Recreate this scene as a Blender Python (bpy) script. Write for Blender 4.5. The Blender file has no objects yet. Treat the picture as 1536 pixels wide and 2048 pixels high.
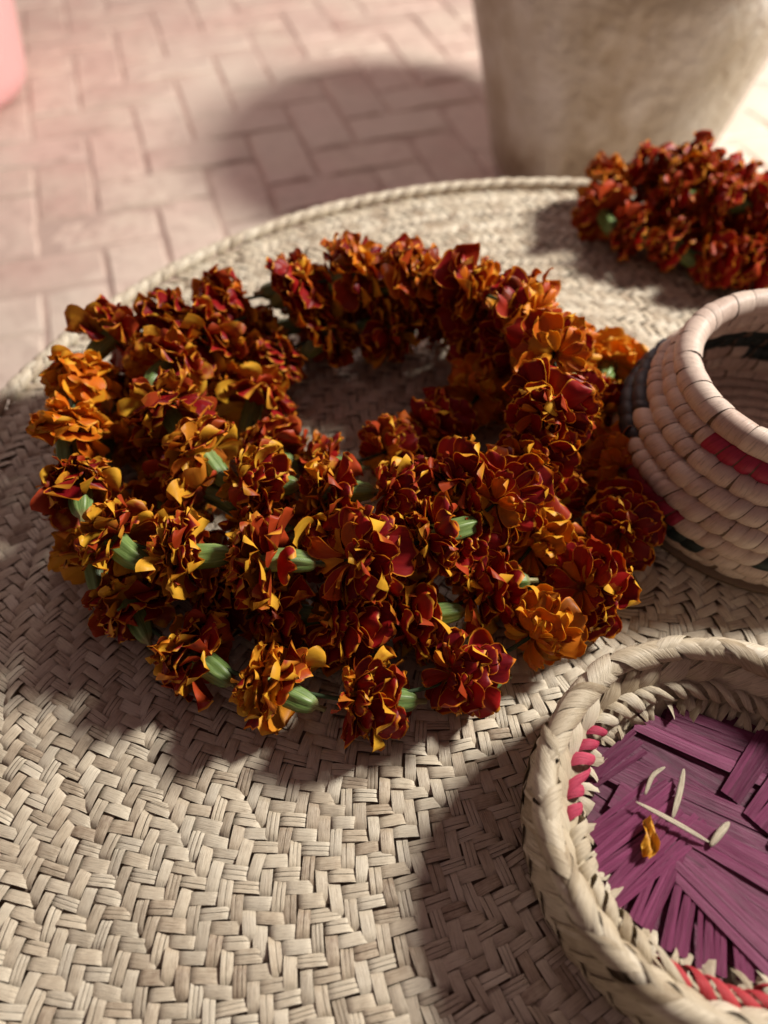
import bpy, math, random
import numpy as np
from mathutils import Vector, Matrix
R_ = math.radians
random.seed(7); rng = np.random.default_rng(7)
sc = bpy.context.scene
C = sc.collection

# ------------------------------------------------------------------ camera, world, lamps, exposure
CAM_H = 0.45
cam_d = bpy.data.cameras.new('camera'); cam = bpy.data.objects.new('camera', cam_d); C.objects.link(cam)
cam.location = (0, 0, CAM_H); cam.rotation_euler = (R_(38), 0, 0)
cam_d.sensor_fit = 'VERTICAL'; cam_d.sensor_height = 36; cam_d.sensor_width = 27
cam_d.lens = 36 * 1560 / 2048
cam_d.clip_start = 0.01; cam_d.clip_end = 60
cam_d.dof.use_dof = True; cam_d.dof.focus_distance = 0.452; cam_d.dof.aperture_fstop = 3.4
sc.camera = cam

w = bpy.data.worlds.new('World'); sc.world = w; w.use_nodes = True
bg = w.node_tree.nodes['Background']; bg.inputs[0].default_value = (1.0, 0.62, 0.62, 1); bg.inputs[1].default_value = 0.135

ld = bpy.data.lights.new('lamp', 'POINT'); lamp = bpy.data.objects.new('lamp', ld); C.objects.link(lamp)
lamp.location = (1.85, 1.13, 1.62); ld.energy = 475; ld.shadow_soft_size = 0.22; ld.color = (1.0, 0.93, 0.84)

l2 = bpy.data.lights.new('far_lamp', 'POINT'); lamp2 = bpy.data.objects.new('far_lamp', l2); C.objects.link(lamp2)
lamp2.location = (-0.55, 2.55, 1.25); l2.energy = 36; l2.shadow_soft_size = 0.25; l2.color = (1.0, 0.76, 0.70)

sc.view_settings.view_transform = 'Standard'; sc.view_settings.look = 'None'
sc.view_settings.exposure = 0.0; sc.view_settings.gamma = 1.0
sc.cycles.use_denoising = True

# ------------------------------------------------------------------ helpers
def project(P):
    P = np.asarray(P, float); c, s = math.cos(R_(52)), math.sin(R_(52))
    x, y, z = P[..., 0], P[..., 1], P[..., 2] - CAM_H
    d = y * c - z * s
    return 768 + 1560 * x / d, 1024 - 1560 * (y * s + z * c) / d, d

def mesh(name, V, F, uv=None, tone=None, mat=None, smooth=True, col=None):
    me = bpy.data.meshes.new(name)
    V = np.asarray(V, float)
    me.from_pydata(V.tolist(), [], F if isinstance(F, list) else F.tolist())
    if smooth: me.polygons.foreach_set('use_smooth', [True] * len(me.polygons))
    if uv is not None:
        l = me.uv_layers.new(name='UVMap'); idx = np.empty(len(me.loops), np.int32); me.loops.foreach_get('vertex_index', idx)
        l.data.foreach_set('uv', np.asarray(uv, np.float32)[idx].ravel())
    if tone is not None:
        a = me.attributes.new('tone', 'FLOAT', 'POINT'); a.data.foreach_set('value', np.broadcast_to(np.asarray(tone, np.float32), (len(V),)).copy())
    if col is not None:
        a = me.attributes.new('pcol', 'FLOAT_COLOR', 'POINT'); a.data.foreach_set('color', np.asarray(col, np.float32).ravel())
    if mat is not None:
        for m in (mat if isinstance(mat, (list, tuple)) else [mat]): me.materials.append(m)
    me.update()
    return me

def obj(name, me, parent=None, loc=None, mtx=None):
    o = bpy.data.objects.new(name, me); C.objects.link(o)
    if parent is not None: o.parent = parent
    if mtx is not None: o.matrix_local = mtx
    elif loc is not None: o.location = loc
    return o

def thing(name, label, cat, loc=(0, 0, 0), group=None):
    o = bpy.data.objects.new(name, None); C.objects.link(o); o.location = loc; o.empty_display_size = 0.02
    o['label'] = label; o['category'] = cat
    if group: o['group'] = group
    return o

def tag(o, label, cat, group=None):
    o['label'] = label; o['category'] = cat
    if group: o['group'] = group
    return o

class Acc:
    def __init__(s): s.V = []; s.F = []; s.U = []; s.T = []; s.n = 0
    def add(s, p):
        V, F, U, T = p
        s.V.append(V); s.F.append(np.asarray(F) + s.n); s.U.append(U); s.T.append(np.broadcast_to(T, (len(V),))); s.n += len(V)
    def build(s, name, mat, parent=None, loc=None):
        V = np.concatenate(s.V)
        if loc is None: loc = (0, 0, 0)
        me = mesh(name, V, np.concatenate(s.F), np.concatenate(s.U), np.concatenate(s.T), mat)
        return obj(name, me, parent, loc)

def grid_faces(nr, nc, flip=False, wrap=False):
    F = []
    for a in range(nr - 1):
        for b in range(nc if wrap else nc - 1):
            b2 = (b + 1) % nc
            q = [a * nc + b, a * nc + b2, (a + 1) * nc + b2, (a + 1) * nc + b]
            F.append(q[::-1] if flip else q)
    return np.array(F)

def piece_obj(name, p, mat, parent, pl):
    """one strip as its own object, origin at its middle; pl = parent's location"""
    V, F, U, T = p
    c = V.mean(0)
    return obj(name, mesh(name, V - c, F, U, T, mat), parent, Vector(c) - Vector(pl))

# ------------------------------------------------------------------ materials
def newmat(name):
    m = bpy.data.materials.new(name); m.use_nodes = True; nt = m.node_tree
    return m, nt, nt.nodes['Principled BSDF']
def N(nt, t, **kw):
    n = nt.nodes.new(t)
    for k, v in kw.items(): setattr(n, k, v)
    return n
def math_(nt, op, a, b=None, c=None, clamp=False):
    n = N(nt, 'ShaderNodeMath', operation=op, use_clamp=clamp)
    for i, v in enumerate((a, b, c)):
        if v is None: continue
        if hasattr(v, 'is_linked') or hasattr(v, 'links'): nt.links.new(v, n.inputs[i])
        else: n.inputs[i].default_value = v
    return n.outputs[0]
def mixc(nt, f, a, b, mode='MIX'):
    n = N(nt, 'ShaderNodeMix', data_type='RGBA', blend_type=mode)
    for i, v in ((0, f), (6, a), (7, b)):
        if hasattr(v, 'links'): nt.links.new(v, n.inputs[i])
        else: n.inputs[i].default_value = v if i == 0 else (*v, 1)
    return n.outputs[2]
def ramp(nt, f, stops):
    n = N(nt, 'ShaderNodeValToRGB'); nt.links.new(f, n.inputs[0]); e = n.color_ramp.elements
    while len(e) < len(stops): e.new(0.5)
    for el, (p, c) in zip(e, stops): el.position = p; el.color = (*c, 1) if not isinstance(c, (int, float)) else (c, c, c, 1)
    return n.outputs[0]
def noise(nt, vec, scale, detail=3, rough=0.55):
    n = N(nt, 'ShaderNodeTexNoise'); n.inputs['Scale'].default_value = scale; n.inputs['Detail'].default_value = detail; n.inputs['Roughness'].default_value = rough
    if vec is not None: nt.links.new(vec, n.inputs['Vector'])
    return n.outputs[0]
def bump(nt, b, h, strength, dist):
    n = N(nt, 'ShaderNodeBump'); n.inputs['Strength'].default_value = strength; n.inputs['Distance'].default_value = dist
    nt.links.new(h, n.inputs['Height']); nt.links.new(n.outputs[0], b.inputs['Normal'])

def straw_mat(name, stops, rough=0.5, fine=20.0, bump_s=0.5, spec=0.35, along=0.8):
    """fibrous leaf strip: colour from the strip's own tone, grain along its length"""
    m, nt, b = newmat(name)
    at = N(nt, 'ShaderNodeAttribute', attribute_name='tone').outputs['Fac']
    uv = N(nt, 'ShaderNodeUVMap').outputs[0]
    sx = N(nt, 'ShaderNodeSeparateXYZ'); nt.links.new(uv, sx.inputs[0])
    cx = N(nt, 'ShaderNodeCombineXYZ')
    nt.links.new(math_(nt, 'MULTIPLY', sx.outputs[0], fine), cx.inputs[0])
    nt.links.new(math_(nt, 'MULTIPLY', sx.outputs[1], along), cx.inputs[1])
    nt.links.new(math_(nt, 'MULTIPLY', at, 173.0), cx.inputs[2])
    g = noise(nt, cx.outputs[0], 1.0, 3, 0.6)
    cx2 = N(nt, 'ShaderNodeCombineXYZ')
    nt.links.new(math_(nt, 'MULTIPLY', sx.outputs[0], 2.0), cx2.inputs[0])
    nt.links.new(math_(nt, 'MULTIPLY', sx.outputs[1], 1.6), cx2.inputs[1])
    nt.links.new(math_(nt, 'MULTIPLY', at, 311.0), cx2.inputs[2])
    g2 = noise(nt, cx2.outputs[0], 1.0, 3, 0.6)
    fac = math_(nt, 'ADD', math_(nt, 'MULTIPLY', g, 0.45), math_(nt, 'ADD', math_(nt, 'MULTIPLY', at, 0.55), math_(nt, 'MULTIPLY', g2, 0.45)))
    fac = math_(nt, 'SUBTRACT', fac, 0.22)
    colr = ramp(nt, fac, stops)
    tc = N(nt, 'ShaderNodeTexCoord')
    streak = ramp(nt, g, [(0.30, 0.48), (0.47, 1.0), (1, 1.0)])
    colr = mixc(nt, 0.65, colr, streak, 'MULTIPLY')
    nt.links.new(colr, b.inputs['Base Color'])
    b.inputs['Roughness'].default_value = rough; b.inputs['Specular IOR Level'].default_value = spec
    bump(nt, b, g, bump_s, 0.0006)
    return m

M = {}
M['straw'] = straw_mat('palm_straw', [(0.10, (0.32, 0.235, 0.165)), (0.33, (0.52, 0.435, 0.32)), (0.56, (0.63, 0.555, 0.425)), (0.95, (0.71, 0.655, 0.53))], 0.42, 22, 0.8, 0.42)
M['straw_pale'] = straw_mat('palm_straw_pale', [(0.15, (0.30, 0.23, 0.145)), (0.40, (0.46, 0.385, 0.27)), (0.68, (0.57, 0.50, 0.375)), (0.95, (0.66, 0.60, 0.49))], 0.5, 20, 1.0)
M['coil_cream'] = straw_mat('wrapped_cream', [(0.15, (0.50, 0.36, 0.29)), (0.5, (0.63, 0.50, 0.42)), (0.95, (0.70, 0.60, 0.50))], 0.45, 26, 0.8)
M['coil_dark'] = straw_mat('wrapped_dark_green', [(0.2, (0.008, 0.016, 0.016)), (0.8, (0.020, 0.034, 0.034))], 0.5, 22, 0.3)
M['coil_navy'] = straw_mat('wrapped_charcoal', [(0.2, (0.020, 0.021, 0.028)), (0.8, (0.045, 0.046, 0.058))], 0.5, 22, 0.3)
M['coil_red'] = straw_mat('wrapped_crimson', [(0.2, (0.26, 0.012, 0.035)), (0.8, (0.42, 0.028, 0.075))], 0.45, 22, 0.3)
M['pink_strip'] = straw_mat('dyed_pink_strip', [(0.2, (0.34, 0.028, 0.070)), (0.8, (0.52, 0.075, 0.13))], 0.55, 16, 0.9, 0.2)
M['red_strip'] = straw_mat('dyed_red_strip', [(0.2, (0.36, 0.03, 0.04)), (0.8, (0.50, 0.06, 0.07))], 0.55, 16, 0.9, 0.2)
M['purple'] = straw_mat('dyed_purple_leaf', [(0.15, (0.060, 0.009, 0.028)), (0.45, (0.150, 0.024, 0.074)), (0.95, (0.30, 0.060, 0.160))], 0.48, 24, 0.9, 0.30, 0.12)
def plain(name, col, rough=0.7):
    m, nt, b = newmat(name); b.inputs['Roughness'].default_value = rough
    tc = N(nt, 'ShaderNodeTexCoord'); g = noise(nt, tc.outputs['Object'], 60, 4)
    nt.links.new(mixc(nt, g, tuple(c * 0.75 for c in col), tuple(min(1, c * 1.2) for c in col)), b.inputs['Base Color'])
    return m
M['backing'] = plain('mat_backing', (0.20, 0.145, 0.10))
M['bundle'] = plain('coil_core', (0.14, 0.09, 0.06))
M['string'] = plain('green_string', (0.03, 0.06, 0.02))
M['wood'] = plain('dark_wood', (0.10, 0.055, 0.03))

# petals ------------------------------------------------------------
def petal_mat():
    m, nt, b = newmat('marigold_petal')
    a = N(nt, 'ShaderNodeAttribute', attribute_name='pcol')
    s = N(nt, 'ShaderNodeSeparateColor'); nt.links.new(a.outputs['Color'], s.inputs[0])
    red, side, rnd = ramp(nt, s.outputs[0], [(0.25, 0.0), (0.62, 1.0)]), s.outputs[1], s.outputs[2]
    uv = N(nt, 'ShaderNodeUVMap').outputs[0]
    sx = N(nt, 'ShaderNodeSeparateXYZ'); nt.links.new(uv, sx.inputs[0]); U, V = sx.outputs[0], sx.outputs[1]
    cx = N(nt, 'ShaderNodeCombineXYZ')
    nt.links.new(math_(nt, 'MULTIPLY', U, 9.0), cx.inputs[0]); nt.links.new(math_(nt, 'MULTIPLY', V, 1.6), cx.inputs[1]); nt.links.new(math_(nt, 'MULTIPLY', rnd, 91.0), cx.inputs[2])
    vein = noise(nt, cx.outputs[0], 1.0, 3, 0.6)
    cy = N(nt, 'ShaderNodeCombineXYZ')
    nt.links.new(math_(nt, 'MULTIPLY', U, 2.2), cy.inputs[0]); nt.links.new(math_(nt, 'MULTIPLY', V, 2.2), cy.inputs[1]); nt.links.new(math_(nt, 'MULTIPLY', rnd, 57.0), cy.inputs[2])
    blot = noise(nt, cy.outputs[0], 1.0, 3, 0.6)
    e = math_(nt, 'MAXIMUM', math_(nt, 'ABSOLUTE', math_(nt, 'MULTIPLY_ADD', U, 2.0, -1.0)), V)
    e = math_(nt, 'ADD', e, math_(nt, 'MULTIPLY', math_(nt, 'SUBTRACT', blot, 0.5), 0.06))
    edge = ramp(nt, e, [(0.94, 0.0), (0.972, 1.0)])
    base = ramp(nt, math_(nt, 'ADD', V, math_(nt, 'MULTIPLY', math_(nt, 'SUBTRACT', vein, 0.5), 0.35)), [(0.10, 1.0), (0.34, 0.0)])
    redc = mixc(nt, rnd, (0.165, 0.003, 0.010), (0.42, 0.012, 0.011))
    redc = mixc(nt, math_(nt, 'MULTIPLY', ramp(nt, vein, [(0.45, 0.0), (0.75, 1.0)]), 0.35), redc, (0.50, 0.030, 0.008))
    orange = mixc(nt, vein, (0.62, 0.125, 0.006), (0.80, 0.235, 0.012))
    orange = mixc(nt, ramp(nt, rnd, [(0.15, 1.0), (0.40, 0.0)]), orange, (0.88, 0.46, 0.030))
    yellow = mixc(nt, vein, (0.80, 0.38, 0.018), (0.95, 0.60, 0.060))
    # upper face
    up = mixc(nt, red, orange, redc)
    up = mixc(nt, math_(nt, 'MULTIPLY', base, 0.45), up, orange)
    up = mixc(nt, math_(nt, 'MULTIPLY', edge, 0.95), up, mixc(nt, rnd, (0.80, 0.24, 0.012), (0.90, 0.45, 0.04)))
    # underside: yellow with red flush
    fl = math_(nt, 'MULTIPLY', ramp(nt, math_(nt, 'ADD', math_(nt, 'MULTIPLY', blot, 0.5), math_(nt, 'MULTIPLY', rnd, 0.6)), [(0.49, 0.0), (0.60, 1.0)]), math_(nt, 'MULTIPLY', red, 0.93))
    un = mixc(nt, fl, mixc(nt, math_(nt, 'MULTIPLY', rnd, 0.35), yellow, orange), mixc(nt, 0.10, redc, orange))
    colr = mixc(nt, side, up, un)
    nt.links.new(colr, b.inputs['Base Color'])
    b.inputs['Roughness'].default_value = 0.46; b.inputs['Specular IOR Level'].default_value = 0.30
    bump(nt, b, vein, 0.45, 0.0006)
    tr = N(nt, 'ShaderNodeBsdfTranslucent'); nt.links.new(colr, tr.inputs[0])
    mx = N(nt, 'ShaderNodeMixShader'); mx.inputs[0].default_value = 0.34
    nt.links.new(b.outputs[0], mx.inputs[1]); nt.links.new(tr.outputs[0], mx.inputs[2])
    nt.links.new(mx.outputs[0], nt.nodes['Material Output'].inputs[0])
    return m
M['petal'] = petal_mat()
def calyx_mat():
    m, nt, b = newmat('green_calyx')
    at = N(nt, 'ShaderNodeObjectInfo').outputs['Random']
    uv = N(nt, 'ShaderNodeUVMap').outputs[0]
    sx = N(nt, 'ShaderNodeSeparateXYZ'); nt.links.new(uv, sx.inputs[0])
    cx = N(nt, 'ShaderNodeCombineXYZ'); nt.links.new(math_(nt, 'MULTIPLY', sx.outputs[0], 46.0), cx.inputs[0]); nt.links.new(math_(nt, 'MULTIPLY', sx.outputs[1], 2.0), cx.inputs[1]); nt.links.new(math_(nt, 'MULTIPLY', at, 37.0), cx.inputs[2])
    g = noise(nt, cx.outputs[0], 1.0, 3, 0.6)
    c1 = ramp(nt, g, [(0.28, (0.035, 0.085, 0.016)), (0.5, (0.110, 0.195, 0.045)), (0.70, (0.25, 0.34, 0.12))])
    c2 = mixc(nt, math_(nt, 'MULTIPLY', ramp(nt, sx.outputs[1], [(0.5, 0.0), (1.0, 1.0)]), 0.45), c1, (0.28, 0.36, 0.12))
    c2 = mixc(nt, math_(nt, 'MULTIPLY', at, 0.30), c2, (0.24, 0.34, 0.10))
    c2 = mixc(nt, ramp(nt, sx.outputs[1], [(0.0, 0.75), (0.10, 0.0)]), c2, (0.30, 0.24, 0.10))
    nt.links.new(c2, b.inputs['Base Color']); b.inputs['Roughness'].default_value = 0.42
    bump(nt, b, g, 0.35, 0.0006)
    return m
M['calyx'] = calyx_mat()

def brick_mat():
    m, nt, b = newmat('worn_brick')
    r = N(nt, 'ShaderNodeObjectInfo').outputs['Random']
    tc = N(nt, 'ShaderNodeTexCoord'); geo = N(nt, 'ShaderNodeNewGeometry').outputs['Position']
    g = noise(nt, geo, 6, 5, 0.6); g2 = noise(nt, geo, 45, 4, 0.65); g3 = noise(nt, geo, 2.2, 3, 0.5)
    c = ramp(nt, r, [(0.0, (0.56, 0.40, 0.345)), (0.35, (0.66, 0.50, 0.43)), (0.65, (0.62, 0.475, 0.415)), (1.0, (0.70, 0.56, 0.48))])
    c = mixc(nt, math_(nt, 'MULTIPLY', ramp(nt, g, [(0.42, 0.0), (0.65, 1.0)]), 0.6), c, (0.68, 0.60, 0.50))
    c = mixc(nt, math_(nt, 'MULTIPLY', ramp(nt, g2, [(0.35, 1.0), (0.5, 0.0)]), 0.5), c, (0.38, 0.26, 0.22))
    c = mixc(nt, math_(nt, 'MULTIPLY', ramp(nt, g3, [(0.42, 0.0), (0.60, 1.0)]), 0.62), c, (0.68, 0.62, 0.53))
    nt.links.new(c, b.inputs['Base Color'])
    nt.links.new(ramp(nt, g, [(0.3, 0.42), (0.7, 0.68)]), b.inputs['Roughness'])
    bump(nt, b, math_(nt, 'ADD', math_(nt, 'MULTIPLY', g, 0.7), math_(nt, 'MULTIPLY', g2, 0.3)), 0.6, 0.006)
    return m
M['brick'] = brick_mat()
M['mortar'] = plain('sandy_mortar', (0.52, 0.40, 0.345), 0.9)

def pot_mat():
    m, nt, b = newmat('limewashed_clay')
    tc = N(nt, 'ShaderNodeTexCoord').outputs['Object']
    mp = N(nt, 'ShaderNodeMapping'); mp.inputs['Scale'].default_value = (1, 1, 0.6); nt.links.new(tc, mp.inputs[0])
    g = noise(nt, mp.outputs[0], 9, 6, 0.62); g2 = noise(nt, tc, 60, 5, 0.6); g3 = noise(nt, mp.outputs[0], 3.5, 4, 0.6)
    c = ramp(nt, g, [(0.33, (0.26, 0.20, 0.125)), (0.44, (0.43, 0.37, 0.27)), (0.54, (0.56, 0.52, 0.43)), (0.68, (0.66, 0.64, 0.58))])
    c = mixc(nt, math_(nt, 'MULTIPLY', ramp(nt, g3, [(0.45, 0.0), (0.62, 1.0)]), 0.5), c, (0.42, 0.36, 0.26))
    nt.links.new(c, b.inputs['Base Color']); b.inputs['Roughness'].default_value = 0.62
    h = math_(nt, 'ADD', math_(nt, 'MULTIPLY', g2, ramp(nt, g3, [(0.4, 0.15), (0.6, 0.9)])), math_(nt, 'MULTIPLY', g, 0.8))
    bump(nt, b, h, 0.9, 0.022)
    return m
M['pot'] = pot_mat()
def pink_mat():
    m, nt, b = newmat('pink_glaze')
    tc = N(nt, 'ShaderNodeTexCoord').outputs['Object']; g = noise(nt, tc, 5, 3)
    nt.links.new(mixc(nt, g, (0.86, 0.47, 0.48), (0.92, 0.56, 0.56)), b.inputs['Base Color']); b.inputs['Roughness'].default_value = 0.4
    b.inputs['Subsurface Weight'].default_value = 0.3; b.inputs['Subsurface Radius'].default_value = (0.05, 0.02, 0.02)
    return m
M['pink'] = pink_mat()

# ------------------------------------------------------------------ floor of bricks, laid in herringbone
FZ = -0.30
fl = obj('floor', mesh('floor', [(-4, -3, 0), (4, -3, 0), (4, 5, 0), (-4, 5, 0)], [(0, 1, 2, 3)], mat=M['mortar'], smooth=False), loc=(0, 0, FZ - 0.0035))
fl['kind'] = 'structure'; fl['label'] = 'worn pinkish brick floor laid in herringbone'
def brick_arrays(L, W, seed, Hh=0.012):
    r = np.random.default_rng(seed)
    xs = np.linspace(-L / 2, L / 2, 6); ys = np.linspace(-W / 2, W / 2, 4)
    V = []; nx, ny = 6, 4
    for j, y in enumerate(ys):
        for i, x in enumerate(xs):
            ex = i in (0, nx - 1); ey = j in (0, ny - 1)
            z = Hh + r.normal(0, 0.0006)
            xx, yy = x + r.normal(0, .001), y + r.normal(0, .001)
            if ex: xx -= math.copysign(0.004, x)
            if ey: yy -= math.copysign(0.004, y)
            if ex and ey: z -= 0.002 + abs(r.normal(0, .001))
            V.append((xx, yy, z))
    F = grid_faces(4, 6).tolist()
    per = [i for i in range(6)] + [j * 6 + 5 for j in range(1, 4)] + [18 + i for i in range(4, -1, -1)] + [j * 6 for j in (2, 1)]
    n0 = len(V); m = len(per)
    for k in per:                                   # arris, then foot of the brick
        x, y, z = V[k]; V.append((x + math.copysign(.004, x) * (abs(x) > L / 2 - .01), y + math.copysign(.004, y) * (abs(y) > W / 2 - .012), Hh - 0.005))
    for k in range(m):
        x, y, z = V[n0 + k]; V.append((x, y, 0.0))
    for k in range(m):
        k2 = (k + 1) % m
        F.append([per[k2], per[k], n0 + k, n0 + k2]); F.append([n0 + k2, n0 + k, n0 + m + k, n0 + m + k2])
    return np.array(V), F
bl, bw, bg_ = 0.20, 0.10, 0.0055
brick_src = [brick_arrays(bl - bg_, bw - bg_, s) for s in range(6)]
brick_me = [mesh('brick', V, F, mat=M['brick'], smooth=False) for V, F in brick_src]
spots = []
ca, sa = math.cos(R_(17.5)), math.sin(R_(17.5))
ox, oy = -0.755, 1.06
for i in range(-32, 40):
    for j in range(-32, 40):
        d = (i - j) % 4
        if d == 0: cx_, cy_, ang = i + 0.5, j, 90.0         # two cells j-1, j
        elif d == 2: cx_, cy_, ang = i + 1.0, j + 0.5, 0.0  # two cells i, i+1
        else: continue
        x, y = cx_ * bw, cy_ * bw
        X, Y = ox + ca * x - sa * y, oy + sa * x + ca * y
        if abs(X) < 3.2 and -1.5 < Y < 4.2: spots.append((X, Y, ang + 17.5))
spots.sort(key=lambda s: (s[0] * 0.8) ** 2 + (s[1] - 1.6) ** 2)
far = Acc()
for k, (X, Y, a) in enumerate(spots):
    tilt = Matrix.Rotation(rng.normal(0, 0.014), 4, 'X') @ Matrix.Rotation(rng.normal(0, 0.008), 4, 'Y')
    mt = Matrix.Translation((X, Y, -0.0075 + rng.normal(0, 0.0012))) @ Matrix.Rotation(R_(a + rng.normal(0, 0.7)), 4, 'Z') @ tilt
    if k < 300: obj('brick', brick_me[k % 6], fl, mtx=mt)
    else:
        V, F = brick_src[k % 6]
        A = np.array(mt); Vt = V @ A[:3, :3].T + A[:3, 3]
        far.add((Vt, np.array(F), np.zeros((len(V), 2)), 0.5))
fb = far.build('brick_field', M['brick'], fl); fb['kind'] = 'stuff'
fb.data.polygons.foreach_set('use_smooth', [False] * len(fb.data.polygons))

# ------------------------------------------------------------------ lathe things: low table, clay pot, pink pot
def lathe(profile, n=64, wob=0.0, seed=0):
    r = np.random.default_rng(seed); V = []; m = len(profile)
    ph = r.uniform(0, 6.28, 5)
    for (R, z) in profile:
        for k in range(n):
            t = 2 * math.pi * k / n
            q = R * (1 + wob * (math.sin(2 * t + ph[0] + 3 * z) + 0.6 * math.sin(3 * t + ph[1] + 7 * z) + 0.5 * math.sin(5 * t + ph[2] - 9 * z)))
            V.append((q * math.cos(t), q * math.sin(t), z))
    F = grid_faces(m, n, wrap=True).tolist()
    F.append(list(range((m - 1) * n, m * n))); F.append(list(range(n))[::-1])
    return V, F
MC = (0.150, 0.302)                 # middle of the woven mat
tb = thing('low_table', 'low round dark wooden table under the woven mat', 'table', (MC[0], MC[1], FZ))
V, F = lathe([(0.40, 0.255), (0.43, 0.262), (0.43, 0.283), (0.425, 0.288)]); obj('table_top', mesh('table_top', V, F, mat=M['wood'], smooth=False), tb)
for k in range(4):
    a = R_(45 + 90 * k)
    V, F = lathe([(0.018, 0.002), (0.022, 0.05), (0.03, 0.254)], 16); obj('leg', mesh('leg', V, F, mat=M['wood']), tb, loc=(0.3 * math.cos(a), 0.3 * math.sin(a), 0))

pot = thing('clay_pot', 'large mottled limewashed clay pot standing on the brick floor', 'pot', (0.392, 1.425, FZ + 0.001))
prof = [(0.170, 0.0), (0.186, 0.006), (0.192, 0.02), (0.205, 0.08), (0.228, 0.18), (0.250, 0.27), (0.264, 0.33), (0.270, 0.365), (0.266, 0.385)]
V, F = lathe(prof, 96, 0.004, 3); F = F[:-2] + [F[-1]]
obj('body', mesh('body', V, F, mat=M['pot']), pot)
rp = [(0.266, 0.384), (0.274, 0.390), (0.286, 0.398), (0.288, 0.410), (0.276, 0.416), (0.254, 0.412), (0.246, 0.38), (0.238, 0.32), (0.20, 0.18), (0.01, 0.05)]
V, F = lathe(rp, 96, 0.003, 3); obj('rim', mesh('rim', V, F[:-2], mat=M['pot']), pot)

pk = thing('pink_pot', 'smooth pink pot with rounded foot at the edge of the brick floor', 'pot', (-0.932, 1.695, FZ + 0.001))
prof = [(0.150, 0.0), (0.172, 0.006), (0.184, 0.022), (0.190, 0.05), (0.200, 0.12), (0.214, 0.22), (0.226, 0.32), (0.232, 0.38)]
V, F = lathe(prof, 96, 0.0015, 5); obj('body', mesh('body', V, F[:-2] + [F[-1]], mat=M['pink']), pk)
rp = [(0.232, 0.379), (0.240, 0.39), (0.238, 0.402), (0.226, 0.404), (0.215, 0.38), (0.19, 0.2), (0.02, 0.03)]
V, F = lathe(rp, 96); obj('rim', mesh('rim', V, F[:-2], mat=M['pink']), pk)

# ------------------------------------------------------------------ strips laid on a ring (braids, wrapped stitches)
def ring_strip(cx, cy, R, z, rho, th, wid, psi0, psi1, slant=0.0, tone=0.5, nl=8, nw=4, bulge=0.08, lift=0.0, taper=0.0, ends=0.25, squash=1.0, lean=0.0, edge=0.0007):
    """strip wrapped round the tube (radius rho) of a ring of radius R; psi is the angle round the tube: 0 outward, 90 up, 180 inward"""
    V = []; U = []
    for a in range(nl):
        s = a / (nl - 1); psi = R_(psi0 + (psi1 - psi0) * s)
        e = math.sin(math.pi * min(max(s, 0), 1)) ** 0.5 if s not in (0, 1) else 0.0
        for b in range(nw):
            q = b / (nw - 1) * 2 - 1
            ww = wid * (1 - taper * s)
            ang = th + slant * (s - 0.5) + q * ww / 2 / R
            rr = rho * (1 + bulge * (1 - q * q) * 1.0 + lift - ends * 0.35 * (1 - e)) - (edge if abs(q) == 1 else 0)
            rad = R + rr * math.cos(psi) + lean * s
            V.append((cx + rad * math.cos(ang), cy + rad * math.sin(ang), z + squash * rr * math.sin(psi)))
            U.append((q * 0.5 + 0.5, s * abs(psi1 - psi0) / 60))
    return np.array(V), grid_faces(nl, nw), np.array(U), tone

# ------------------------------------------------------------------ the woven mat
MAT_R = 0.476
mat_root = thing('woven_mat', 'large round plaited palm-leaf mat with braided edge under the garlands and baskets', 'mat', (MC[0], MC[1], -0.012))
ml = mat_root.location
def mat_z(r, th):
    e = min(max((r - 0.40) / 0.08, 0), 1); e = e * e * (3 - 2 * e)
    return 0.010 * e + 0.0012 * math.sin(3 * th + 9 * r) * min(1, r / 0.2) + 0.0009 * math.sin(40 * r + 2 * th)
V, F = [], []
nr_, na_ = 16, 96
for a in range(nr_):
    r = 0.004 + (MAT_R - 0.004) * a / (nr_ - 1)
    for b in range(na_):
        t = 2 * math.pi * b / na_
        V.append((MC[0] + r * math.cos(t) - ml[0], MC[1] + r * math.sin(t) - ml[1], mat_z(r, t) - 0.0052 - ml[2]))
F = grid_faces(nr_, na_, wrap=True).tolist() + [list(range(na_))[::-1]]
V2 = [(x, y, z - 0.004) for x, y, z in V]; n0 = len(V)
F2 = [[q + n0 for q in f[::-1]] for f in F]
F3 = [[(nr_ - 1) * na_ + (b + 1) % na_, (nr_ - 1) * na_ + b, n0 + (nr_ - 1) * na_ + b, n0 + (nr_ - 1) * na_ + (b + 1) % na_] for b in range(na_)]
obj('backing', mesh('backing', V + V2, F + F2 + F3, mat=M['backing']), mat_root)

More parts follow.
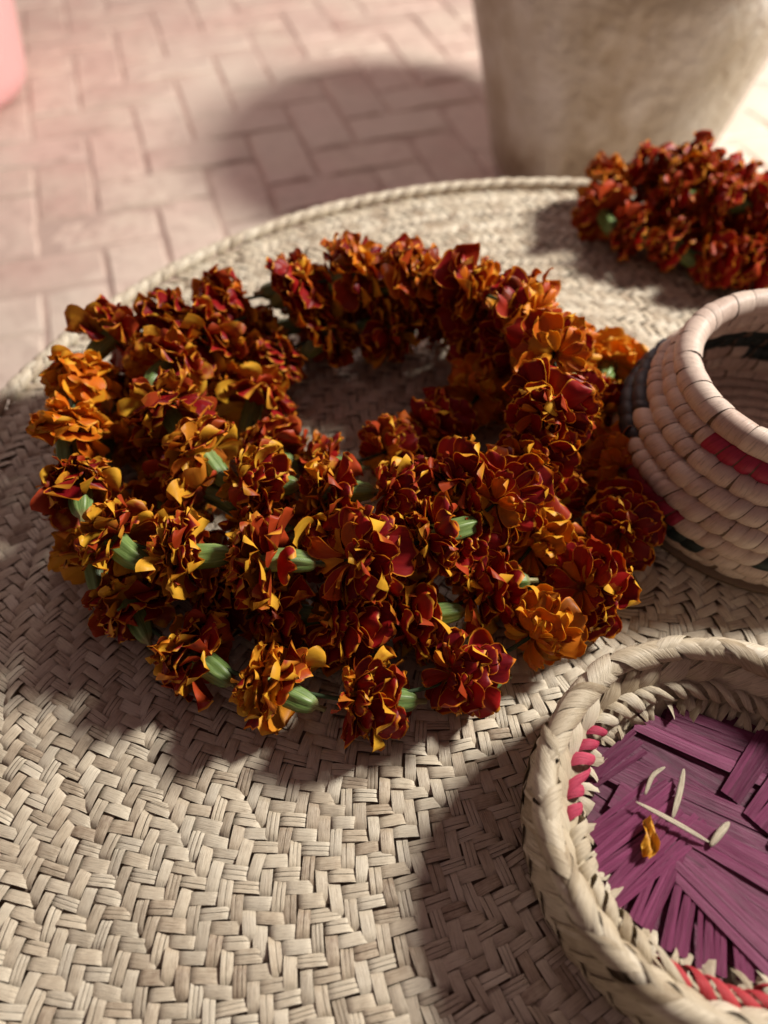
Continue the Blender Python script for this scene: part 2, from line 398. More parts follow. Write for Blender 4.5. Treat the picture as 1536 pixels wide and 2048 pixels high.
p_ = 0.0081; NBAND = 12; BW = MAT_R / NBAND; p_ = BW * math.sqrt(2) / 8
pieces = []
nA, nB = 8, 5
for k in range(NBAND):
    Rk = (k + 0.5) * BW
    Nk = max(8, round(2 * math.pi * Rk / (p_ * math.sqrt(2))))
    su = 2 * math.pi / Nk / 2.0
    off = rng.uniform(0, 6.28)
    for n in range(Nk):
        for kind in range(4):
            warp = kind % 2 == 0; m4 = 4 * (kind // 2)
            # lattice: x, y are strand coordinates; angle = (x+y)*su, radius offset = (x-y-3.5)*p/sqrt2
            jw = rng.uniform(0.84, 1.04); sh = rng.normal(0, 0.045); ext = rng.uniform(0.16, 0.34)
            h = rng.uniform(0.0006, 0.0012); tone = float(np.clip(rng.normal(0.53, 0.26), 0.02, 0.98)); rot = rng.normal(0, 0.055)
            crown = rng.uniform(-0.0001, 0.0003); skew = rng.normal(0, 0.0005)
            splits = [(-1, 1)]
            rs = rng.random()
            if rs < 0.28: c_ = rng.uniform(-0.35, 0.35); splits = [(-1, c_ - 0.05), (c_ + 0.05, 1)]
            elif rs < 0.40: splits = [(-1, -0.4), (-0.32, 0.3), (0.38, 1)]
            for (q0, q1) in splits:
                Vp = []; Up = []; nb = nB if len(splits) == 1 else 3
                dz = 0 if len(splits) == 1 else rng.normal(0, 0.0002)
                for a in range(nA):
                    s = a / (nA - 1); al = -ext + (2 + 2 * ext) * s          # along the strand, 0..2 on top
                    t_ = (al - 1) / (1 + ext)
                    zz = h * (1 - abs(t_) ** 4.5 * 2.8)
                    for b in range(nb):
                        qq = q0 + (q1 - q0) * b / (nb - 1)
                        ac = 0.5 + 0.5 * jw * qq + sh + rot * (al - 1)
                        edge_ = 0.00022 if b in (0, nb - 1) else 0.0
                        zc = zz + crown * (1 - qq * qq) - edge_ + dz + skew * qq
                        if warp: x, y = n + ac, n - 1 + al; x, y = x, y
                        else: x, y = n + 2 + al, n + ac
                        d = (x - y) + m4; u = (x + y)
                        if not warp: u -= 2
                        th = u * su + off
                        r = Rk + (d - 3.5 - 0.0) * p_ / math.sqrt(2)
                        r = max(r, 0.002)
                        Vp.append((MC[0] + r * math.cos(th), MC[1] + r * math.sin(th), mat_z(r, th) - 0.0018 + zc))
                        Up.append((0.5 + 0.5 * qq, al * 0.9))
                pieces.append((np.array(Vp), grid_faces(nA, nb, flip=not warp), np.array(Up), tone))
# braided edge of the mat
NB = 190
for k in range(NB):
    th = 2 * math.pi * k / NB
    for side in (0, 1):
        tone = float(np.clip(rng.normal(0.6, 0.2), 0, 1)); wd = 0.0150 * rng.uniform(0.85, 1.1)
        z0 = mat_z(MAT_R, th) + 0.0015
        if side == 0: pieces.append(ring_strip(MC[0], MC[1], MAT_R + 0.006, z0, 0.0062, th, wd, 118, -70, 0.030, tone, 8, 4, 0.10, rng.uniform(-.05, .1)))
        else: pieces.append(ring_strip(MC[0], MC[1], MAT_R + 0.006, z0, 0.0062, th + math.pi / NB, wd, 62, 235, 0.030, tone, 8, 4, 0.10, rng.uniform(-.05, .1)))
BC = (0.174, 0.119)                 # plaited basket
KC = (0.283, 0.389)                 # coiled basket
score = []
for i, (V, F, U, T) in enumerate(pieces):
    c = V.mean(0); x, y, d = project(c)
    ok = -20 < x < 1556 and -20 < y < 2068 and math.hypot(c[0] - BC[0], c[1] - BC[1]) > 0.095 and math.hypot(c[0] - KC[0], c[1] - KC[1]) > 0.11
    ok = ok and not (math.hypot((c[0] + 0.03), (c[1] - 0.365)) < 0.165 and c[1] < 0.55)
    score.append((0 if ok else 1, d, i))
score.sort()
single = {i for _, _, i in score[:300]}
rest = Acc()
for i, pc in enumerate(pieces):
    if i in single: piece_obj('palm_strip', pc, M['straw'], mat_root, ml)
    else: rest.add(pc)
o = rest.build('palm_weave', M['straw'], mat_root, loc=-ml); o['kind'] = 'stuff'

# ------------------------------------------------------------------ marigolds
def petals(n, A0, spec, hue, r):
    """all petals of one head at once. spec columns: phi, alpha0, kappa, length, width, axial offset, base radius"""
    nv, nu = 8, 8
    vs = np.array([0, .2, .40, .58, .74, .87, .95, 1.0]); us = np.array([-1, -.84, -.5, -.17, .17, .5, .84, 1.0])
    phi, al0, kap, ln, wd, ax, br = [c[:, None, None] for c in spec.T]
    v = vs[None, :, None]; u = us[None, None, :]
    f = lambda lo, hi: r.uniform(lo, hi, (n, 1, 1))
    ph1, ph2, ph3 = f(0, 6.28), f(0, 6.28), f(0, 6.28)
    wv = np.interp(vs, [0, .2, .40, .58, .74, .87, .95, 1], [.14, .34, .68, .93, 1.03, .98, .82, .52])[None, :, None]
    sv = v * (1 - (0.10 * u ** 2 + 0.045 * np.cos(f(2, 4) * u * 2 + ph1)) * v ** 3)
    kap = np.where(np.abs(kap) < 0.05, 0.05, kap)
    aa = (np.sin(al0 + kap * sv) - np.sin(al0)) / kap
    xx = -(np.cos(al0 + kap * sv) - np.cos(al0)) / kap
    al = al0 + kap * sv
    A = np.array([0, 0, 1.0]); rho = np.stack([np.cos(phi), np.sin(phi), 0 * phi], -1); tau = np.stack([-np.sin(phi), np.cos(phi), 0 * phi], -1)
    nrm = np.sin(al)[..., None] * A - np.cos(al)[..., None] * rho
    tw = f(-.4, .4) * v
    t2 = np.cos(tw)[..., None] * tau + np.sin(tw)[..., None] * nrm
    n2 = -np.sin(tw)[..., None] * tau + np.cos(tw)[..., None] * nrm
    amp = f(.06, .15) * ln
    off = amp * v ** 1.6 * (np.sin(f(2.5, 5.0) * u + ph2) + 0.48 * np.sin(f(5.5, 8.5) * u + ph3) * v ** 2) + f(-.22, .35) * wd * u ** 2 * v
    P = ((ax + ln * aa)[..., None] * A + (br + ln * xx)[..., None] * rho + (u * wd * 0.5 * wv)[..., None] * t2 + off[..., None] * n2)
    tn_ = np.cross(np.gradient(P, axis=2), np.gradient(P, axis=1)); tn_ /= np.linalg.norm(tn_, axis=-1, keepdims=True) + 1e-12
    tn_ *= np.sign((tn_ * n2).sum(-1, keepdims=True).mean((1, 2), keepdims=True))
    B = P - tn_ * 0.00022
    red = hue[:, None, None] * np.ones((1, nv, nu)); rnd = (A0 + (1 - A0) * r.random((n, 1, 1))) * np.ones((1, nv, nu))
    uv = np.stack(np.broadcast_arrays((u * .5 + .5) * np.ones_like(red), v * np.ones_like(red)), -1)
    Vt = np.stack([P, B], 1).reshape(n, -1, 3)                       # per petal: upper sheet then underside
    ct = np.stack([np.stack([red, 0 * red, rnd, 1 + 0 * red], -1), np.stack([red, 1 + 0 * red, rnd, 1 + 0 * red], -1)], 1).reshape(n, -1, 4)
    ut = np.stack([uv, uv], 1).reshape(n, -1, 2)
    g = grid_faces(nv, nu); m = nv * nu
    tri = np.concatenate([g[:, [0, 1, 2]], g[:, [0, 2, 3]]])
    Fp = np.concatenate([tri[:, ::-1], tri + m])
    return Vt, Fp, ut, ct

def make_head(r, size=1.0, redness=0.85, wilt=0.0, rlo=0.0):
    """marigold head, axis +z, base of the petals at z=0"""
    spec = []
    lay = [(9, 94, .0260, .0275, .000), (11, 74, .0255, .0240, .002), (13, 56, .0240, .0190, .0050), (14, 40, .0210, .0150, .0075), (12, 24, .0175, .0115, .009)]; opn = r.uniform(.55, 1.15)
    kc = [.75, 1.15, 1.5, 1.75, 1.7]
    hue = []
    for li, (cnt, al, ln, wd, ax) in enumerate(lay):
        p0 = r.uniform(0, 6.28)
        for k in range(cnt):
            spec.append((p0 + 6.283 * k / cnt + r.normal(0, .16), R_(al + r.normal(0, 15) + wilt * 22), r.normal(kc[li] * opn, .40), ln * r.uniform(.72, 1.12) * size, wd * r.uniform(.7, 1.15) * size, (ax + r.normal(0, .0016)) * size, .0030 * size))
            hue.append(np.clip(redness + r.normal(0, .14) - (0.05 * li if redness > .5 else 0) - (0.25 if li == 4 else 0), 0, 1))
    spec = np.array(spec); hue = np.array(hue)
    return petals(len(spec), rlo, spec, hue, r)

def calyx_mesh(seed, L=0.0285):
    r = np.random.default_rng(seed); n = 30; V = []; U = []
    prof = [(-.20, .0015), (-.02, .0017), (.03, .0038), (.12, .0054), (.32, .0068), (.6, .0072), (.85, .0070), (1.0, .0074), (1.12, .0086)]
    bx, by = r.normal(0, .0012), r.normal(0, .0012)
    for a, (s, q) in enumerate(prof):
        for b in range(n):
            t = 6.28318 * b / n
            rib = 1 + 0.10 * math.cos(6 * t + seed) + 0.035 * math.cos(13 * t)
            z = s * L + (0.0022 * math.cos(6 * t + seed) if a == len(prof) - 1 else 0)
            V.append((q * rib * math.cos(t) + bx * math.sin(s * 2.6), q * rib * math.sin(t) + by * math.sin(s * 2.6), z - L)); U.append((b / n, s))
    F = grid_faces(len(prof), n, wrap=True).tolist(); F.append(list(range(n))[::-1])
    return mesh('calyx', V, F, U, mat=M['calyx'])
calyces = [calyx_mesh(s) for s in range(6)]

def catmull(P, closed=False, step=0.002):
    P = [np.array(p, float) for p in P]; out = []
    n = len(P)
    for i in range(n - 1):
        p0, p1, p2, p3 = P[max(i - 1, 0)], P[i], P[i + 1], P[min(i + 2, n - 1)]
        m = max(4, int(np.linalg.norm(p2 - p1) / step))
        for t in np.linspace(0, 1, m, endpoint=False):
            out.append(0.5 * ((2 * p1) + (-p0 + p2) * t + (2 * p0 - 5 * p1 + 4 * p2 - p3) * t * t + (-p0 + 3 * p1 - 3 * p2 + p3) * t ** 3))
    out.append(P[-1]); return np.array(out)

def tube(pts, rad, n=6):
    V = []; 
    for i, p in enumerate(pts):
        t = Vector(pts[min(i + 1, len(pts) - 1)] - pts[max(i - 1, 0)]).normalized()
        a = t.orthogonal().normalized() if i == 0 else (a - t * a.dot(t)).normalized()
        b = t.cross(a)
        for k in range(n):
            q = 6.28318 * k / n; V.append(tuple(Vector(p) + rad * (math.cos(q) * a + math.sin(q) * b)))
    return V, grid_faces(len(pts), n, wrap=True, flip=True).tolist()

def garland(root, strands, seed, singles_key=None, redfn=None, spacing=0.0465, rlo=0.0):
    r = np.random.default_rng(seed); base = np.array(root.location)
    spots = []
    for si, (P, phase) in enumerate(strands):
        pts = catmull(P)
        seg = np.r_[0, np.cumsum(np.linalg.norm(np.diff(pts, axis=0), axis=1))]
        thin = pts[::4]
        V, F = tube(thin - base, 0.0013); obj('string', mesh('string', V, F, mat=M['string']), root)
        s = phase
        while s < seg[-1] - 0.01:
            i = min(np.searchsorted(seg, s), len(pts) - 2)
            t = pts[min(i + 6, len(pts) - 1)] - pts[max(i - 6, 0)]
            spots.append((pts[i], t / np.linalg.norm(t), si)); s += spacing * (1.16 if si == 0 else 1.08 if si == 1 else 1.0) * r.uniform(0.88, 1.12)
    heads = []
    for k, (p, t, si) in enumerate(spots):
        size = r.uniform(0.95, 1.19); red, wilt = redfn(p, r)
        q = Vector(t) + Vector(r.normal(0, .22, 3)); q.z += 0.16
        rot = q.normalized().to_track_quat('Z', 'Y').to_matrix().to_4x4() @ Matrix.Rotation(r.uniform(0, 6.28), 4, 'Z')
        mt = Matrix.Translation(Vector(p - base)) @ rot
        Vt, Fp, ut, ct = make_head(r, size, red, wilt, rlo)
        # nothing may sink through the mat: lift whatever would
        A = np.array(Matrix.Translation(Vector(p)) @ rot); W = Vt @ A[:3, :3].T + A[:3, 3]
        low = 0.0012 + r.uniform(0, .001, W.shape[:2]); W[..., 2] = np.where(W[..., 2] < low, low + (low - W[..., 2]) * 0.08, W[..., 2])
        Ai = np.array((Matrix.Translation(Vector(p)) @ rot).inverted()); Vt = W @ Ai[:3, :3].T + Ai[:3, 3]
        heads.append((k, p, si, mt, Vt, Fp, ut, ct))
    order = sorted(heads, key=singles_key) if singles_key else []
    pick = {h[0] for h in order[:20]}
    for (k, p, si, mt, Vt, Fp, ut, ct) in heads:
        n, m = Vt.shape[:2]; keep = list(range(n)); out = []
        if k in pick: out = list(range(0, 15)); keep = list(range(15, n))
        F = np.concatenate([Fp + j * m for j in range(len(keep))])
        h = obj('flower_head', mesh('flower_head', Vt[keep].reshape(-1, 3), F, ut[keep].reshape(-1, 2), None, M['petal'], True, ct[keep].reshape(-1, 4)), root, mtx=mt)
        for j in out: obj('petal', mesh('petal', Vt[j], Fp, ut[j], None, M['petal'], True, ct[j]), h)
        obj('calyx', calyces[k % 6], h, mtx=Matrix.Rotation(0.9 * k, 4, 'Z') @ Matrix.Translation((0, 0, 0.0025)))
    return heads

def polar(c, seq):                     # (angle, radius, z) about a middle
    return [(c[0] + r * math.cos(R_(a)), c[1] + r * math.sin(R_(a)), z) for a, r, z in seq]
gc = (-0.02, 0.365)
O_ = polar(gc, [(88, .180, .030), (62, .188, .026), (40, .196, .024), (15, .191, .024), (-2, .187, .024), (-18, .188, .024), (-33, .179, .025), (-53, .170, .026), (-71, .170, .025), (-90, .171, .025), (-108, .168, .025), (-124, .172, .025), (-140, .178, .025), (-158, .186, .025), (-176, .190, .025), (-195, .192, .025), (-214, .186, .025), (-235, .178, .025), (-258, .178, .025), (-282, .176, .025)])
T_ = polar(gc, [(84, .178, .060), (55, .165, .064), (31, .176, .066), (10, .146, .068), (-11, .118, .066), (-40, .104, .064), (-68, .096, .064), (-94, .101, .064), (-117, .113, .064), (-138, .143, .064), (-155, .172, .062), (-177, .190, .064), (-195, .205, .066), (-208, .212, .066), (-218, .194, .066), (-232, .180, .066), (-246, .172, .066), (-262, .182, .068), (-276, .188, .068), (-294, .172, .066)])
M_ = [(.118, .46, .026), (.122, .40, .026), (.115, .335, .026), (.082, .282, .026), (.035, .252, .027), (-.02, .244, .027), (-.078, .256, .027), (-.125, .290, .025), (-.152, .35, .025), (-.165, .42, .025), (-.15, .48, .025), (-.10, .515, .027)]
I_ = [(.080, .500, .032), (.078, .455, .030), (.060, .425, .030), (.026, .400, .028), (-.020, .376, .028), (-.062, .372, .028), (-.092, .398, .030), (-.100, .432, .032), (-.092, .468, .034), (-.065, .495, .038), (-.02, .508, .040), (.03, .505, .040)]
F_ = [(.065, .290, .046), (.02, .288, .046), (-.03, .292, .046), (-.08, .305, .046), (-.125, .335, .046)]
X_ = [(.075, .330, .066), (.03, .318, .066), (-.03, .318, .062), (-.09, .330, .063), (-.135, .365, .066), (-.160, .415, .068), (-.140, .462, .066), (-.105, .497, .064)]
W_ = polar(gc, [(112, .160, .072), (92, .160, .080), (66, .158, .084), (45, .160, .088), (27, .150, .092), (8, .136, .092), (-8, .120, .088)])
Y_ = [(-.075, .520, .060), (-.02, .535, .062), (.03, .525, .062), (.075, .50, .064), (.10, .455, .066), (.10, .41, .066)]
ORANGE = [(.105, .50, .02), (.13, .455, .02), (-.215, .415, .028), (-.195, .375, .02), (.185, .48, .03), (.095, .235, .018)]
GOLD = [(-.165, .315, .03), (-.11, .335, .025), (-.02, .545, .026), (.02, .53, .02), (-.20, .29, .03)]
N_ = [(.158, .460, .028), (.192, .486, .028)]
def red_main(p, r):
    u = r.random(); wilt = r.uniform(-.5, 1.1)
    if any(math.hypot(p[0] - x, p[1] - y) < d for x, y, d in ORANGE): return r.uniform(.05, .25), wilt
    if p[2] > .045 and any(math.hypot(p[0] - x, p[1] - y) < d for x, y, d in GOLD): return r.uniform(.48, .62), -.8
    if u < 0.05: return r.uniform(.02, .22), wilt
    if u < 0.17: return r.uniform(.48, .64), wilt
    return r.uniform(.85, 1.05), wilt
g1 = thing('marigold_garland', 'coiled heap of strung dark red and yellow marigolds in the middle of the mat', 'garland', (gc[0], gc[1], 0.0))
garland(g1, [(O_, .012), (T_, .02), (M_, .015), (I_, .01), (X_, .02), (W_, .01), (Y_, .02), (N_, .026), (F_, .01)], 24, singles_key=lambda h: (0 if h[2] in (0, 1) else 0.06) + h[1][1] - 0.6 * h[1][2], redfn=red_main)

G2 = [(.47, .575, .030), (.42, .592, .028), (.36, .607, .028), (.31, .627, .027), (.262, .655, .027), (.220, .690, .027), (.214, .728, .030), (.245, .742, .046), (.290, .722, .056), (.335, .695, .050), (.385, .672, .040), (.44, .655, .034), (.49, .63, .032)]
G3 = [(.32, .67, .030), (.285, .715, .068), (.315, .715, .058), (.36, .690, .045)]
def red_far(p, r): return (r.uniform(.42, .62) if r.random() < .22 else r.uniform(.9, 1.1)), r.uniform(-.6, .4)
g2 = thing('marigold_garland', 'heap of deep red marigolds at the far mat edge before the clay pot', 'garland', (0.33, 0.66, 0.0))
G4 = [(.45, .625, .056), (.395, .642, .058), (.345, .655, .058), (.30, .675, .056), (.258, .702, .050)]
G5 = [(.41, .645, .030), (.355, .672, .028), (.30, .70, .028), (.262, .715, .028)]
garland(g2, [(G2, .01), (G3, .012), (G4, .01), (G5, .01)], 33, redfn=red_far, spacing=0.034, rlo=0.60)

# ------------------------------------------------------------------ coiled basket, wrapped in cream, crimson and dark green
cb = thing('coiled_basket', 'small coiled basket wrapped in cream with crimson and dark green bands', 'basket', (KC[0], KC[1], 0.0))
rows = [(.0795, .0982, .0092), (.0840, .0848, .0083), (.0910, .0722, .0083), (.0990, .0598, .0083), (.1050, .0464, .0082), (.1070, .0328, .0080), (.1055, .0198, .0076), (.1015, .0088, .0074)]
st = {'coil_cream': [], 'coil_dark': [], 'coil_red': [], 'coil_navy': []}
def coil_col(row, a):
    a %= 360
    if row == 1 and 212 < a < 300: return 'coil_red'
    if row in (3, 4) and 132 < a < (190 if row > 3 else 178): return 'coil_navy'
    if row == 5 and 190 < a < 224: return 'coil_red'
    if row == 6 and 194 < a < 232: return 'coil_dark'
    if row in (3, 4) and 40 < a < 118: return 'coil_dark'
    if row == 5 and 60 < a < 85: return 'coil_dark'
    if row == 5 and 250 < a < 290: return 'coil_dark'
    return 'coil_cream'
for ri, (R, z, rho) in enumerate(rows):
    V, F = tube(np.array([(R * math.cos(t), R * math.sin(t), z) for t in np.linspace(0, 2 * math.pi, 97)]), rho * 0.93, 10)
    obj('coil_core', mesh('coil_core', V, F, mat=M['bundle']), cb)
    wv = (0.0150 if ri == 0 else 0.0120); n = round(2 * math.pi * R / wv)
    cw = np.cumsum(rng.uniform(.55, 1.45, n)); cw = cw / cw[-1] * 2 * math.pi; cw = np.r_[0, cw]
    for k in range(n):
        th = (cw[k] + cw[k + 1]) / 2
        key = coil_col(ri, math.degrees(th))
        pc = ring_strip(KC[0], KC[1], R, z, rho, th, (cw[k + 1] - cw[k]) * R * rng.uniform(.93, 1.0), -95, 245, rng.normal(.14, .05), float(np.clip(rng.normal(.55, .25), 0, 1)), 16, 5, rng.uniform(.0, .03) if ri == 0 else rng.uniform(.03, .09), rng.uniform(-.02, .06), 0, .0, edge=.00025 if ri == 0 else .0006)
        st[key].append((pc, math.degrees(th) % 360, ri))
allst = [(key, pc, a, ri) for key, l in st.items() for pc, a, ri in l]
def vis(e):
    x, y, d = project(e[1][0].mean(0)); inside = 0 if x < 1580 else 1
    return (inside, 0 if 95 < e[2] < 290 or e[3] < 4 else 1, d)
allst.sort(key=vis)
restk = {k: Acc() for k in st}
for i, (key, pc, a, ri) in enumerate(allst):
    if i < 300: piece_obj('wrapped_stitch', pc, M[key], cb, cb.location)
    else: restk[key].add(pc)
for k, a in restk.items():
    if a.n: o = a.build('wrapped_stitches', M[k], cb, loc=-cb.location); o['kind'] = 'stuff'
V, F = lathe([(0.001, .004), (.03, .005), (.06, .004), (.09, .0055), (.112, .005), (.112, .001)], 64)
obj('base', mesh('base', V, F, mat=M['bundle']), cb)
ac = Acc()
for q in range(9):
    R = .102 - q * .0115
    if R < .008: break
    n = max(6, round(2 * math.pi * R / .013))
    for k in range(n): ac.add(ring_strip(KC[0], KC[1], R, .0075, .0058, 2 * math.pi * k / n, 2 * math.pi * R / n, 0, 180, .05, float(rng.uniform(.3, .8)), 8, 4))
o = ac.build('base_stitches', M['coil_cream'], cb, loc=-cb.location); o['kind'] = 'stuff'

# ------------------------------------------------------------------ plaited basket with a braided rim and a purple floor
pb = thing('plaited_basket', 'pale plaited basket with braided rim, pink stitches and purple leaf floor', 'basket', (BC[0], BC[1], 0.0))
pl = pb.location
V, F = lathe([(.092, .0005), (.0975, .010), (.0985, .022), (.0950, .040), (.0925, .050), (.0885, .050), (.0840, .043), (.0765, .034), (.068, .022), (.03, .019), (.001, .0185)], 72, .004, 9)
obj('wall', mesh('wall', V, F, mat=M['straw_pale'], tone=0.35, uv=[(i * .37 % 1, i * .013) for i in range(len(V))]), pb)
plist = []
NR = 38
RZ, RR, RT = 0.0530, 0.0930, 0.0066
for k in range(NR):                                    # braided rim: outer and inner halves of each plait
    th = -2 * math.pi * k / NR
    for side in (0, 1):
        for sub in range(2 if rng.random() < .5 else 1):
            tone = float(np.clip(rng.normal(.52, .30), 0, 1)); wd = .0205 * rng.uniform(.7, 1.15) * (1 if sub == 0 else .4)
            dth = rng.normal(0, .022) + (0.06 if sub else 0)
            if side == 0: pc = ring_strip(BC[0], BC[1], RR, RZ, RT, th + dth, wd, 128, -80, -.26 + rng.normal(0, .05), tone, 10, 5, .02, rng.uniform(-.15, .30), .3, .5, edge=.0004)
            else: pc = ring_strip(BC[0], BC[1], RR, RZ, RT, th + dth + math.pi / NR, wd, 52, 238, -.26 + rng.normal(0, .05), tone, 10, 5, .02, rng.uniform(-.15, .30), .3, .5, edge=.0004)
            plist.append(('rim_plait', 'straw_pale', pc))
def wall_strip(th0, th1, r0, z0, r1, z1, wid0, wid1, tone, bow=.002, nl=7, nw=4, roll=0.0):
    """flat strip from (th0,r0,z0) to (th1,r1,z1), bowed out along the wall's own normal"""
    V = []; U = []
    a0 = np.array([BC[0] + r0 * math.cos(th0), BC[1] + r0 * math.sin(th0), z0]); a1 = np.array([BC[0] + r1 * math.cos(th1), BC[1] + r1 * math.sin(th1), z1])
    t = a1 - a0; L = np.linalg.norm(t); t /= L
    thm = (th0 + th1) / 2; tang = np.array([-math.sin(thm), math.cos(thm), 0])
    nrm = np.cross(tang, t); nrm /= np.linalg.norm(nrm); side = np.cross(t, nrm)
    for a in range(nl):
        s = a / (nl - 1); wd = wid0 + (wid1 - wid0) * s
        for b in range(nw):
            q = 2 * b / (nw - 1) - 1
            P = a0 + t * L * s + side * (q * wd / 2) + nrm * (bow * math.sin(math.pi * s) + .0006 * (1 - q * q) + roll * q * s * wd - (.0005 if abs(q) == 1 else 0))
            V.append(P); U.append((q * .5 + .5, s * L / .012))
    return np.array(V), grid_faces(nl, nw), np.array(U), tone
def tn(): return float(np.clip(rng.normal(.52, .27), 0, 1))
for k in range(40):                                     # outer wall: broad slanting leaf strips
    th = 2 * math.pi * k / 40 + rng.normal(0, .02)
    plist.append(('wall_strip', 'straw_pale', wall_strip(th, th - .17, .0965, .050, .1005, .022, .019, .017, tn(), -.0015)))
    plist.append(('wall_strip', 'straw_pale', wall_strip(th + .07, th + .24, .1005, .026, .0955, .0012, .018, .016, tn(), -.0020)))
for k in range(34):                                     # inner wall, upper course: slanting strips below the braid
    th = 2 * math.pi * k / 34 + rng.normal(0, .03)
    plist.append(('wall_strip', 'straw_pale', wall_strip(th - .11, th + .08, .0885, .0490, .0800, .0365, .0150 * rng.uniform(.6, 1.1), .012, tn(), .0020)))
NS = 50
for k in range(NS):                                     # inner wall, stitched course; dyed pink and red in places
    th = 2 * math.pi * k / NS; a = math.degrees(th) % 360
    key = 'straw_pale'
    if 134 < a < 174: key = 'pink_strip'
    if 232 < a < 310: key = 'red_strip'
    z_, r_ = .0345, .0775
    plist.append(('wrapped_stitch', key, ring_strip(BC[0], BC[1], r_, z_ - .001, .0060, th, 2 * math.pi * r_ / NS * rng.uniform(.72, .98), 40, 260, -.22 + rng.normal(0, .06), tn(), 9, 5, .07, rng.uniform(-.05, .40), .45, .6, edge=.0005)))
NF = 58
for k in range(NF):                                     # splayed strip ends pointing in over the floor
    th = 2 * math.pi * k / NF + rng.normal(0, .02)
    a = math.degrees(th) % 360
    for q in range(rng.integers(1, 3)):
        dt = rng.normal(0, .07); zz = rng.uniform(.0225, .0265)
        plist.append(('strip_end', 'straw_pale', wall_strip(th + q * .03, th + dt + q * .03, .0745, .0305, .0640 + rng.normal(0, .0018), zz, .0035, rng.uniform(.0035, .0075), tn(), .0022, 6, 3, rng.normal(0, .4))))
V_ = plist
order = sorted(range(len(V_)), key=lambda i: (0 if project(V_[i][2][0].mean(0))[0] < 1560 else 1, project(V_[i][2][0].mean(0))[2]))
pick = set(order[:300]); rest = {}
for i, (nm, key, pc) in enumerate(V_):
    if i in pick: piece_obj(nm, pc, M[key], pb, pl)
    else: rest.setdefault(key, Acc()).add(pc)
for k, a in rest.items(): o = a.build('far_plaiting', M[k], pb, loc=-pl); o['kind'] = 'stuff'

def floor_strip(x0, y0, x1, y1, w0, w1, z, tone, nl=8, fan=1, curl=.0003, dip=.0):
    """purple leaf blade lying on the basket floor, coordinates from the basket's middle; fan > 1 splits it lengthwise"""
    out = []
    t = np.array([x1 - x0, y1 - y0]); L = np.linalg.norm(t); t /= L; s_ = np.array([-t[1], t[0]])
    for f in range(fan):
        V = []; U = []; nw = 5 if fan == 1 else 4; c0 = (f + .5) / fan - .5; jt = rng.normal(0, .0012) if fan > 1 else 0; jl = rng.uniform(.9, 1.04) if fan > 1 else 1; zf = rng.uniform(0, .0008) if fan > 1 else 0
        for a in range(nl):
            s = a / (nl - 1); wd = (w0 + (w1 - w0) * s)
            for b in range(nw):
                q = 2 * b / (nw - 1) - 1
                lat = wd * (c0 + q * .5 / fan * 1.06) + jt * s
                P = np.array([x0, y0]) + t * L * s * jl + s_ * lat
                zz = z + zf + curl * (1 - q * q) + .0013 * math.sin(math.pi * s) - dip * (1 - math.sin(math.pi * s)) + (rng.normal(0, .00012))
                rr = math.hypot(*P); zz += max(0, rr - .045) * .12
                V.append((BC[0] + P[0], BC[1] + P[1], zz)); U.append((q * .5 + .5, s * L / .02))
        out.append((np.array(V), grid_faces(nl, nw), np.array(U), float(np.clip(tone + rng.normal(0, .12), 0, 1))))
    return out
fls = []
FZ0 = .0205
for k in range(-4, 5):                                  # bed of blades under everything
    c = k * .0155; h_ = math.sqrt(max(.0045 - c * c, .0004)); a = R_(-34); ux, uy = math.cos(a), math.sin(a)
    fls += floor_strip(-uy * c - ux * h_, ux * c - uy * h_, -uy * c + ux * h_, ux * c + uy * h_, .0158, .0158, FZ0, .12, fan=2)
blades = [  # x0, y0, x1, y1, w0, w1, z, tone, split
    (-.058, .040, .052, -.016, .017, .018, .0230, .30, 1), (-.030, .062, .064, .018, .013, .015, .0232, .38, 1), (-.012, .066, .060, .036, .012, .012, .0234, .3, 1),
    (-.050, .020, .046, -.052, .016, .021, .0252, .42, 2), (-.020, .004, .052, -.040, .014, .019, .0262, .5, 2), (-.034, -.002, .020, -.064, .017, .024, .0258, .52, 3),
    (-.066, -.004, -.020, .024, .012, .020, .0245, .66, 4), (-.068, -.018, -.014, .016, .012, .021, .0256, .74, 5), (-.062, -.032, -.010, .008, .012, .019, .0262, .7, 5),
    (-.050, -.044, -.014, .006, .012, .015, .0255, .62, 4), (-.036, -.056, -.010, .002, .013, .009, .0244, .62, 4), (-.020, -.064, -.004, -.010, .014, .010, .0240, .60, 4),
    (-.002, -.068, .004, -.020, .014, .010, .0238, .58, 4), (.022, .004, .066, .044, .016, .018, .0258, .42, 2), (.030, -.012, .072, .028, .016, .017, .0254, .36, 2),
    (.012, .018, .046, .056, .011, .014, .0248, .33, 2), (.040, -.058, .072, -.010, .016, .016, .0246, .4, 2), (-.064, .026, -.030, .050, .010, .012, .0236, .2, 3)]
for b_ in blades: fls += floor_strip(*b_[:8], fan=b_[8] + 1)
for pc in fls: piece_obj('leaf_blade', pc, M['purple'], pb, pl)

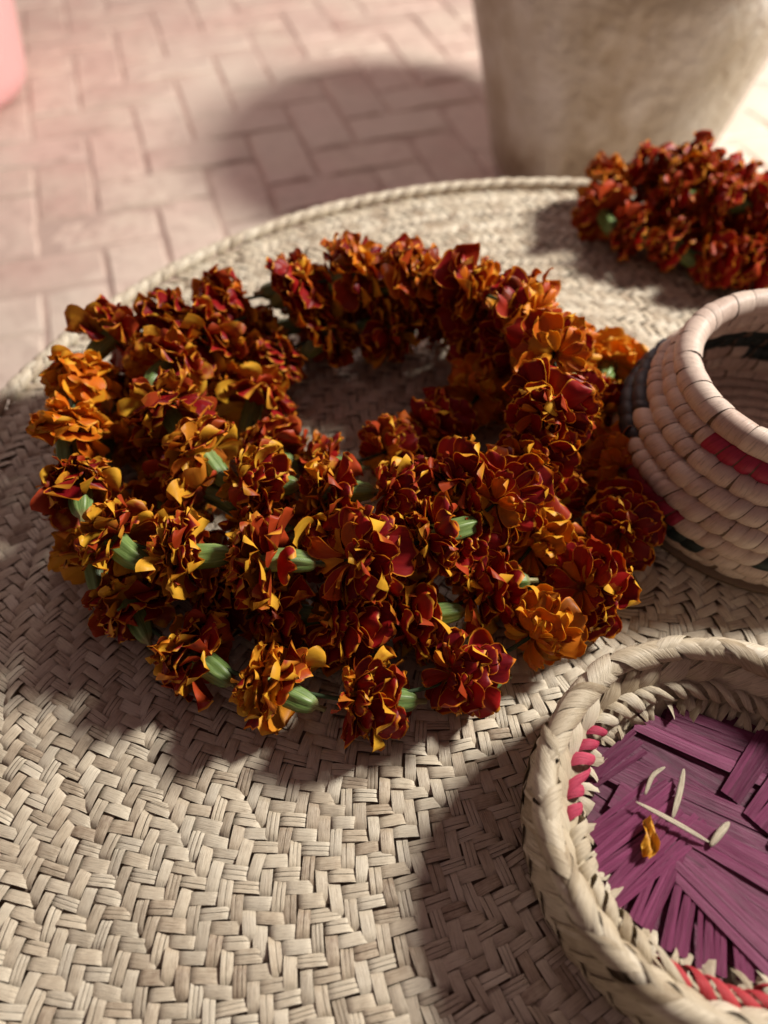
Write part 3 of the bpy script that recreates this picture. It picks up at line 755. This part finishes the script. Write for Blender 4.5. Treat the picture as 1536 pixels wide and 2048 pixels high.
# ------------------------------------------------------------------ crumbs lying in the plaited basket
def straw_bit(pts, wd, label):
    pts = catmull([(BC[0] + x - .015, BC[1] + y + .006, z) for x, y, z in pts], step=.002); c = pts.mean(0)
    V = []; U = []
    for i, p in enumerate(pts):
        t = pts[min(i + 1, len(pts) - 1)] - pts[max(i - 1, 0)]; t /= np.linalg.norm(t)
        s = np.cross(t, (0, 0, 1)); s /= np.linalg.norm(s); u = np.cross(s, t)
        f = i / (len(pts) - 1); ww = wd * (1 - .75 * abs(2 * f - 1) ** 2.5)
        for (a, b) in ((-1, .1), (-.4, .16), (.4, .10), (1, .18), (.5, 0), (-.5, -.02)):
            V.append(p - c + s * a * ww / 2 + u * b * ww); U.append((a * .5 + .5, f * 3))
    F = grid_faces(len(pts), 6, wrap=True, flip=True).tolist(); m = len(pts); F += [list(range(6)), list(range((m - 1) * 6, m * 6))[::-1]]
    o = obj('straw_scrap', mesh('straw_scrap', V, F, U, .8, M['straw_pale']), loc=c)
    return tag(o, label, 'straw', 'straw scraps in the plaited basket')
straw_bit([(.004, .026, .0300), (-.001, .014, .0296), (-.008, .000, .0296)], .0034, 'upright pale straw scrap crossing the middle of the purple basket floor')
straw_bit([(-.026, .008, .0312), (-.014, .001, .0312), (-.004, -.005, .0312), (.008, -.012, .0300)], .0030, 'longest pale straw scrap slanting across the purple basket floor')
straw_bit([(.008, -.014, .0300), (.014, -.008, .0305), (.021, -.002, .0300)], .0040, 'short pale straw scrap touching the end of the longest scrap')
straw_bit([(-.020, .012, .0300), (-.014, .022, .0302), (-.006, .027, .0300)], .0026, 'thin curved straw scrap beside the upright one on purple leaf')
def dried_petal():
    V = []; C_ = []; U = []; nv, nu = 9, 7
    for side in (0, 1):
        for a in range(nv):
            s = a / (nv - 1); wd = .0082 * math.sin(math.pi * (.12 + .83 * s)) ** .8 * (1 + .25 * math.sin(9 * s))
            for b in range(nu):
                q = 2 * b / (nu - 1) - 1
                V.append((q * wd * .5 + .0012 * math.sin(5 * s), (s - .5) * .021, .0026 + .0022 * q * q * math.sin(5 * s) + .0022 * math.sin(9 * s + 4 * q) + .0008 * math.sin(17 * s - 6 * q) - .0003 * side)); C_.append((.40, .35 + side * .4, .2, 1)); U.append((q * .5 + .5, 1 - s))
    g = grid_faces(nv, nu); F = np.concatenate([g, g[:, ::-1] + nv * nu])
    o = obj('dried_petal', mesh('dried_petal', V, F, U, None, M['petal'], True, C_), mtx=Matrix.Translation((BC[0] - .038, BC[1] - .004, .0300)) @ Matrix.Rotation(R_(-22), 4, 'Z'))
    tag(o, 'curled dry orange-brown petal lying on the purple basket floor', 'petal')
dried_petal()
